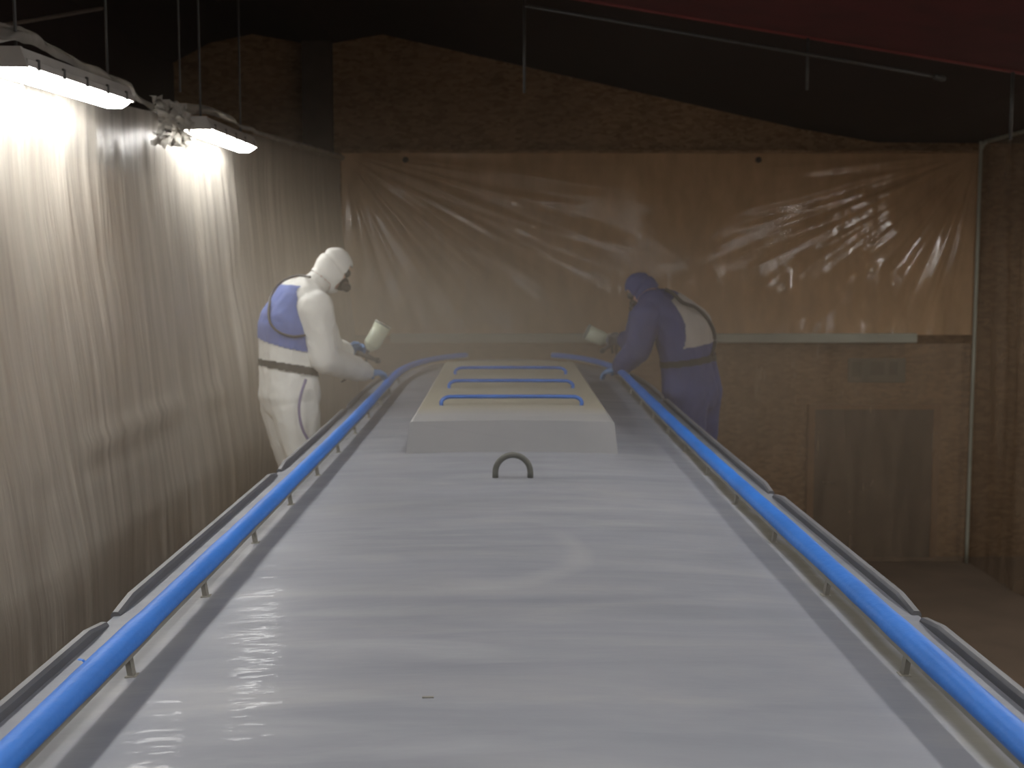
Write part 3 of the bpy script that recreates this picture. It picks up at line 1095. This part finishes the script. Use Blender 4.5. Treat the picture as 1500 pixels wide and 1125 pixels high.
def person(spec):
    F = Vector(spec['F']).normalized()           # facing
    Rt = Vector((F.y, -F.x, 0))                  # the figure's right
    Zu = Vector((0, 0, 1))
    pr, el = [], []
    J = spec['J']

    def ch(lab, pts):
        for (a, ra), (b, rb) in zip(pts, pts[1:]):
            pr.append((lab, a, ra, b, rb))
    # trunk: three strands side by side
    for off, k in ((-spec['half'], 1.0), (0, 1.06), (spec['half'], 1.0)):
        ch('trunk', [(J['pelvis'] + Rt * off * 0.95, 0.150 * k * spec['fat']), (J['waist'] + Rt * off * 0.85, 0.128 * k * spec['fat']), (J['chest'] + Rt * off * 1.0, 0.138 * k * spec['fat']), (J['upper'] + Rt * off * 1.05, 0.118 * k)])
    ch('trunk', [(J['upper'], 0.11), (J['neck'], 0.075)])
    ch('neck', [(J['neck'], 0.072), (J['head'] - (J['head'] - J['neck']) * 0.3, 0.065)])
    hd = (J['head'] - J['neck']).normalized()
    hf = Vector(spec['look']).normalized()
    hup = (hd - hf * hd.dot(hf)).normalized()
    hs = hf.cross(hup)
    el.append(('head', J['head'], (hf, hup, hs), (0.105, 0.128, 0.085)))
    el.append(('head', J['head'] - hup * 0.07 + hf * 0.035, (hf, hup, hs), (0.07, 0.07, 0.062)))
    pr.append(('face', J['head'] + hf * 0.10 - hup * 0.0, 0.014, J['head'] + hf * 0.122 - hup * 0.035, 0.017))   # nose
    for sd in ('r', 'l'):
        ka = spec['arm']
        ch('arm', [(J['sh_' + sd], 0.092 * ka), (J['sh_' + sd].lerp(J['el_' + sd], 0.5), 0.080 * ka), (J['el_' + sd], 0.072 * ka)])
        ch('forearm', [(J['el_' + sd], 0.072 * ka), (J['el_' + sd].lerp(J['wr_' + sd], 0.75), 0.060 * ka), (J['wr_' + sd], 0.045)])
        pr.append(('arm', J['upper'] + Rt * (0.12 if sd == 'r' else -0.12), 0.10, J['sh_' + sd], 0.088))
        hp = spec['hand_' + sd]
        for a, ra, b, rb in hand_bones(J['wr_' + sd], hp['dir'], hp['palm'], hp['thumb'], hp['curl'], 1.08):
            pr.append(('hand_' + sd, a, ra, b, rb))
        sgn = 1 if sd == 'r' else -1
        hip = J['pelvis'] + Rt * sgn * 0.10 - Zu * 0.06
        ch('leg', [(hip, 0.135 * spec['fat']), (hip.lerp(J['kn_' + sd], 0.5), 0.112 * spec['fat']), (J['kn_' + sd], 0.088), (J['kn_' + sd].lerp(J['an_' + sd], 0.45), 0.080), (J['an_' + sd], 0.062)])
        toe = J['an_' + sd] + F * 0.15
        toe.z = SZ + 0.04
        heel = J['an_' + sd] - F * 0.05
        heel.z = SZ + 0.046
        ch('foot', [(J['an_' + sd], 0.055), (heel, 0.044), (toe, 0.038)])
    root = empty('person', (J['pelvis'].x, J['pelvis'].y, SZ))
    tag(root, spec['label'], 'person')
    me, P, labs = body_mesh('body', pr, el)
    me.materials.clear()
    me.materials.append(M['skin'])
    me.polygons.foreach_set('use_smooth', [True] * len(me.polygons))
    body = bpy.data.objects.new('body', me)
    C.objects.link(body)
    body.parent = root
    body.matrix_parent_inverse = root.matrix_world.inverted()
    # lower face stays bare
    H = np.array(J['head'])
    rel = P - H
    a_f, a_u = rel @ np.array(hf), rel @ np.array(hup)
    a_s = np.abs(rel @ np.array(hs))
    near_head = np.isin(labs, ['head', 'face']) | ((labs == 'neck') & (a_u > -0.10))
    facial = np.isin(labs, ['head', 'face']) & (a_f > 0.055) & (a_u < 0.065) & (a_u > -0.10) & (a_s < 0.075)
    handm = np.array([l.startswith('hand') for l in labs])
    foot = labs == 'foot'
    suit = ~facial & ~handm & ~foot & ~near_head
    fold = folds(spec['seed'])
    extract('coverall', me, P, suit, 0.010, spec['suit'], root, fold=fold)
    hoodk = near_head & ~facial
    fh = folds(spec['seed'] + 9, 0.007)
    # hood with its gathered seam running over the crown
    seam = -0.010 * np.exp(-((a_u - 0.02 + 0.35 * a_f) / 0.012) ** 2)
    hood = extract('hood', me, P, hoodk, 0.020 + seam, spec['suit'], root, fold=fh)
    extract('boot', me, P, foot & ((P - np.array(J['pelvis'])) @ np.array(Rt) > 0), 0.006, M['boot'], root)
    extract('boot', me, P, foot & ((P - np.array(J['pelvis'])) @ np.array(Rt) <= 0), 0.006, M['boot'], root)
    for sd in ('r', 'l'):
        g = extract('glove', me, P, (labs == 'hand_' + sd), 0.003, spec['glove_' + sd], root)
    # respirator and visor on the face
    bm = bmesh.new()
    c = J['head'] + hf * 0.105 - hup * 0.05
    ellipsoid(bm, c, (hf, hup, hs), (0.050, 0.052, 0.055))
    for q in (-1, 1):
        revolve(bm, c + hs * q * 0.035 + hf * 0.01, c + hs * q * 0.075 + hf * 0.035 - hup * 0.015, [(0, 0.026), (0.04, 0.03), (0.05, 0.024)], 14)
    bm_obj('respirator', bm, M['mask'], root, True)
    bm = bmesh.new()
    ellipsoid(bm, J['head'] + hf * 0.07 + hup * 0.022, (hf, hup, hs), (0.052, 0.036, 0.070))
    bm_obj('goggles', bm, M['visor'], root, True)
    # back panel, belt
    NN = normals_of(me)
    relp = P - np.array(J['waist'])
    r_ = relp @ np.array(Rt)
    f_ = NN @ np.array(F)
    torso_axis = (J['upper'] - J['waist']).normalized()
    h_ = relp @ np.array(torso_axis)
    hb_ = relp @ np.array(torso_axis.lerp(Vector((0, 0, 1)), spec['level']).normalized())
    span = (J['upper'] - J['waist']).length
    onback = np.isin(labs, ['trunk', 'neck']) & (f_ < spec['panel_f'])
    lo_, hi_ = spec['panel']
    pk = onback & (hb_ > lo_ * span + spec['panel_slant'] * r_) & (h_ < hi_ * span) & (np.abs(r_) < spec['panel_w'])
    extract('back_panel', me, P, pk, 0.018, spec['panel_mat'], root, fold=folds(spec['seed'], 0.006))
    bk = (labs == 'trunk') & (np.abs(hb_ - spec['belt'][0] + spec['belt'][2] * (relp @ np.array(F))) < spec['belt'][1])
    extract('belt', me, P, bk, 0.022, M['belt'], root, fold=None)
    bvh = BVHTree.FromPolygons([tuple(p) for p in P], [tuple(p.vertices) for p in me.polygons])
    return root, bvh, J, F, Rt


def pt(px, py, Y):
    return at(px, py, Y)


# painter in white, left of the boat
JA = dict(
    pelvis=pt(424, 580, 7.90), waist=pt(420, 530, 7.90), chest=pt(422, 476, 7.92), upper=pt(440, 436, 7.95),
    neck=pt(464, 415, 7.98), head=pt(488, 393, 8.02),
    sh_r=pt(462, 452, 7.78), el_r=pt(474, 525, 7.80), wr_r=pt(538, 546, 8.36),
    sh_l=pt(455, 446, 8.16), el_l=pt(486, 515, 8.30), wr_l=pt(506, 516, 8.44),
    kn_r=pt(448, 690, 7.78), an_r=Vector((-1.40, 7.72, SZ + 0.09)),
    kn_l=pt(432, 688, 8.02), an_l=Vector((-1.44, 8.05, SZ + 0.09)))
FA = (0.86, 0.50, 0)
specA = dict(F=FA, J=JA, look=(0.72, 0.42, -0.55), level=0.0, half=0.085, fat=1.13, arm=1.22, seed=1.3,
             suit=M['white_suit'], glove_r=M['glove_a'], glove_l=M['glove_b'],
             hand_r=dict(dir=(0.75, 0.60, -0.05), palm=(0.1, 0, -1), thumb=1, curl=0.55),
             hand_l=dict(dir=(0.55, 0.30, 0.15), palm=(0.25, -0.6, -0.4), thumb=-1, curl=1.0),
             panel=(0.24, 1.12), panel_f=0.45, panel_slant=-0.10, panel_w=0.25, panel_mat=M['blue_panel'], belt=(-0.035, 0.028, 0.0),
             label='painter in white hooded coverall with blue back panel, leaning over the left rail')
rootA, bvhA, JA, FAv, RA = person(specA)


def surf_tube(name, bvh, pix, r, m, root, off=0.010):
    pts = [on_body(bvh, px, py, off) for px, py in pix]
    pts = [p for p in pts if p is not None]
    if len(pts) > 1:
        return tube(name, spline(pts, 5), r, m, root, 8)


surf_tube('breathing_hose', bvhA, [(452, 414), (436, 412), (418, 420), (405, 436), (400, 455), (402, 474), (412, 486), (428, 492), (443, 490)], 0.008, M['hose'], rootA, 0.040)
hz = tube('air_hose', spline([pt(448, 556, 7.66), pt(441, 578, 7.62), pt(438, 600, 7.60), pt(442, 625, 7.60), pt(452, 645, 7.62), pt(470, 668, 7.66), pt(480, 700, 7.7)], 6), 0.009, M['hose_v'], rootA, 8)
hz['label'] = 'violet hose hanging from the belt'

# painter in navy, right of the boat
JB = dict(
    pelvis=pt(1014, 577, 9.05), waist=pt(1008, 526, 9.05), chest=pt(1000, 480, 9.05), upper=pt(968, 448, 9.05),
    neck=pt(955, 434, 9.05), head=pt(941, 425, 9.06),
    sh_l=pt(948, 462, 8.90), el_l=pt(934, 513, 8.92), wr_l=pt(906, 540, 9.12),
    sh_r=pt(945, 455, 9.26), el_r=pt(930, 500, 9.45), wr_r=pt(914, 499, 9.56),
    kn_l=pt(1006, 680, 8.95), an_l=Vector((1.42, 8.85, SZ + 0.09)),
    kn_r=pt(1026, 680, 9.2), an_r=Vector((1.46, 9.2, SZ + 0.09)))
specB = dict(F=(-0.80, 0.60, 0), J=JB, look=(-0.72, 0.30, -0.62), level=0.75, half=0.105, fat=1.18, arm=1.2, seed=5.7,
             suit=M['blue_suit'], glove_r=M['glove_c'], glove_l=M['glove_a'],
             hand_l=dict(dir=(-0.80, 0.35, -0.25), palm=(0, 0, -1), thumb=-1, curl=0.55),
             hand_r=dict(dir=(-0.75, 0.2, 0.1), palm=(-0.25, -0.6, -0.4), thumb=1, curl=1.0),
             panel=(0.22, 1.02), panel_f=0.34, panel_slant=0.0, panel_w=0.23, panel_mat=M['grey_panel'], belt=(-0.01, 0.030, 0.0),
             label='painter in navy hooded coverall with pale back panel, bending over the right rail')
rootB, bvhB, JB, FBv, RB = person(specB)
bh = tube('breathing_hose', spline([pt(975, 424, 8.98), pt(986, 430, 8.94), pt(1000, 443, 8.9), pt(1018, 450, 8.88), pt(1034, 464, 8.88), pt(1045, 484, 8.88), pt(1047, 503, 8.88), pt(1042, 522, 8.88)], 6), 0.014, M['hose'], rootB, 8)


# ------------------------------------------------------------------ spray guns held by the painters
def spray_gun(grip, aim, cup_lo, cup_hi, label):
    grip, aim = Vector(grip), Vector(aim).normalized()
    cup_lo, cup_hi = Vector(cup_lo), Vector(cup_hi)
    root = empty('spray_gun', grip)
    tag(root, label, 'spray gun', 'spray guns in the painters hands')
    top = cup_lo - (cup_hi - cup_lo).normalized() * 0.045
    bm = bmesh.new()
    revolve(bm, top - aim * 0.07, top + aim * 0.09, [(0, 0.014), (0.01, 0.018), (0.10, 0.019), (0.12, 0.016), (0.16, 0.016)], 14)
    revolve(bm, top, cup_lo + (cup_hi - cup_lo).normalized() * 0.004, [(0, 0.012), (0.035, 0.012), (0.049, 0.020)], 14)
    bm_obj('gun_body', bm, M['gun'], root, True)
    bm = bmesh.new()
    revolve(bm, top + aim * 0.09, top + aim * 0.125, [(0, 0.020), (0.015, 0.022), (0.025, 0.018), (0.035, 0.008)], 14)
    bm_obj('air_cap', bm, M['steel'], root, True)
    bm = bmesh.new()
    sweep(bm, [top - aim * 0.045, top.lerp(grip, 0.5) - aim * 0.03, grip - Vector((0, 0, 0.06))], circ(0.013, 0.018, 10))
    bm_obj('handle', bm, M['gun'], root, True)
    bm = bmesh.new()
    sweep(bm, [top + aim * 0.01, top + aim * 0.005 - Vector((0, 0, 0.04)), top - aim * 0.002 - Vector((0, 0, 0.08))], circ(0.004, 0.009, 8))
    bm_obj('trigger', bm, M['steel'], root, True)
    ln = (cup_hi - cup_lo).length
    bm = bmesh.new()
    revolve(bm, cup_lo, cup_hi, [(0, 0.022), (0.012, 0.026), (0.035, 0.052), (0.05, 0.058), (ln - 0.012, 0.062)], 22)
    cup = bm_obj('paint_cup', bm, M['cup'], root, True)
    bm = bmesh.new()
    revolve(bm, cup_hi - (cup_hi - cup_lo).normalized() * 0.016, cup_hi, [(0, 0.064), (0.012, 0.064), (0.016, 0.056)], 22)
    bm_obj('cup_lid', bm, M['cup_lid'], cup, True)
    tube('hose_connector', [grip - Vector((0, 0, 0.055)), grip - Vector((0, 0, 0.12)), grip - Vector((0, 0, 0.22)) - aim * 0.12], 0.008, M['hose'], root, 8)
    return root


gA = pt(521, 522, 8.5)
spray_gun(gA, (0.75, 0.45, -0.35), pt(540, 513, 8.48), pt(562, 474, 8.50), 'spray gun with pale tilted paint cup held by the white painter')
gB = pt(903, 503, 9.62)
spray_gun(gB, (-0.75, -0.1, -0.5), pt(890, 500, 9.62), pt(858, 485, 9.62), 'spray gun with paint cup tipped to the left held by the navy painter')

# ------------------------------------------------------------------ paint haze in the booth
hz = box('paint_haze', (-1.90, 2.5, -2.2), (4.6, 13.80, 1.05), M['steel'])
hm = bpy.data.materials.new('paint_haze')
hm.use_nodes = True
t = hm.node_tree
t.nodes.clear()
ou = N(t, 'ShaderNodeOutputMaterial')
sc_ = N(t, 'ShaderNodeVolumeScatter')
sc_.inputs['Color'].default_value = (1.0, 0.86, 0.67, 1)
co = N(t, 'ShaderNodeTexCoord')
sx = N(t, 'ShaderNodeSeparateXYZ')
t.links.new(co.outputs['Object'], sx.inputs[0])
q = None
for k, (c0_, w_) in enumerate(((-0.9, 2.4), (9.6, 3.0), (-0.55, 0.75))):
    e = math_n(t, 'POWER', math_n(t, 'ABSOLUTE', math_n(t, 'DIVIDE', math_n(t, 'SUBTRACT', sx.outputs[k], c0_), w_)), 2.0)
    q = e if q is None else math_n(t, 'ADD', q, e)
gau = math_n(t, 'EXPONENT', math_n(t, 'MULTIPLY', q, -1.0))
t.links.new(math_n(t, 'MULTIPLY', math_n(t, 'ADD', gau, 0.005), HAZE), sc_.inputs['Density'])
sc_.inputs['Anisotropy'].default_value = 0.25
t.links.new(sc_.outputs[0], ou.inputs['Volume'])
hz.data.materials.clear()
hz.data.materials.append(hm)
tag(hz, 'thin tan paint haze hanging in the air through the whole booth', 'haze', kind='stuff')
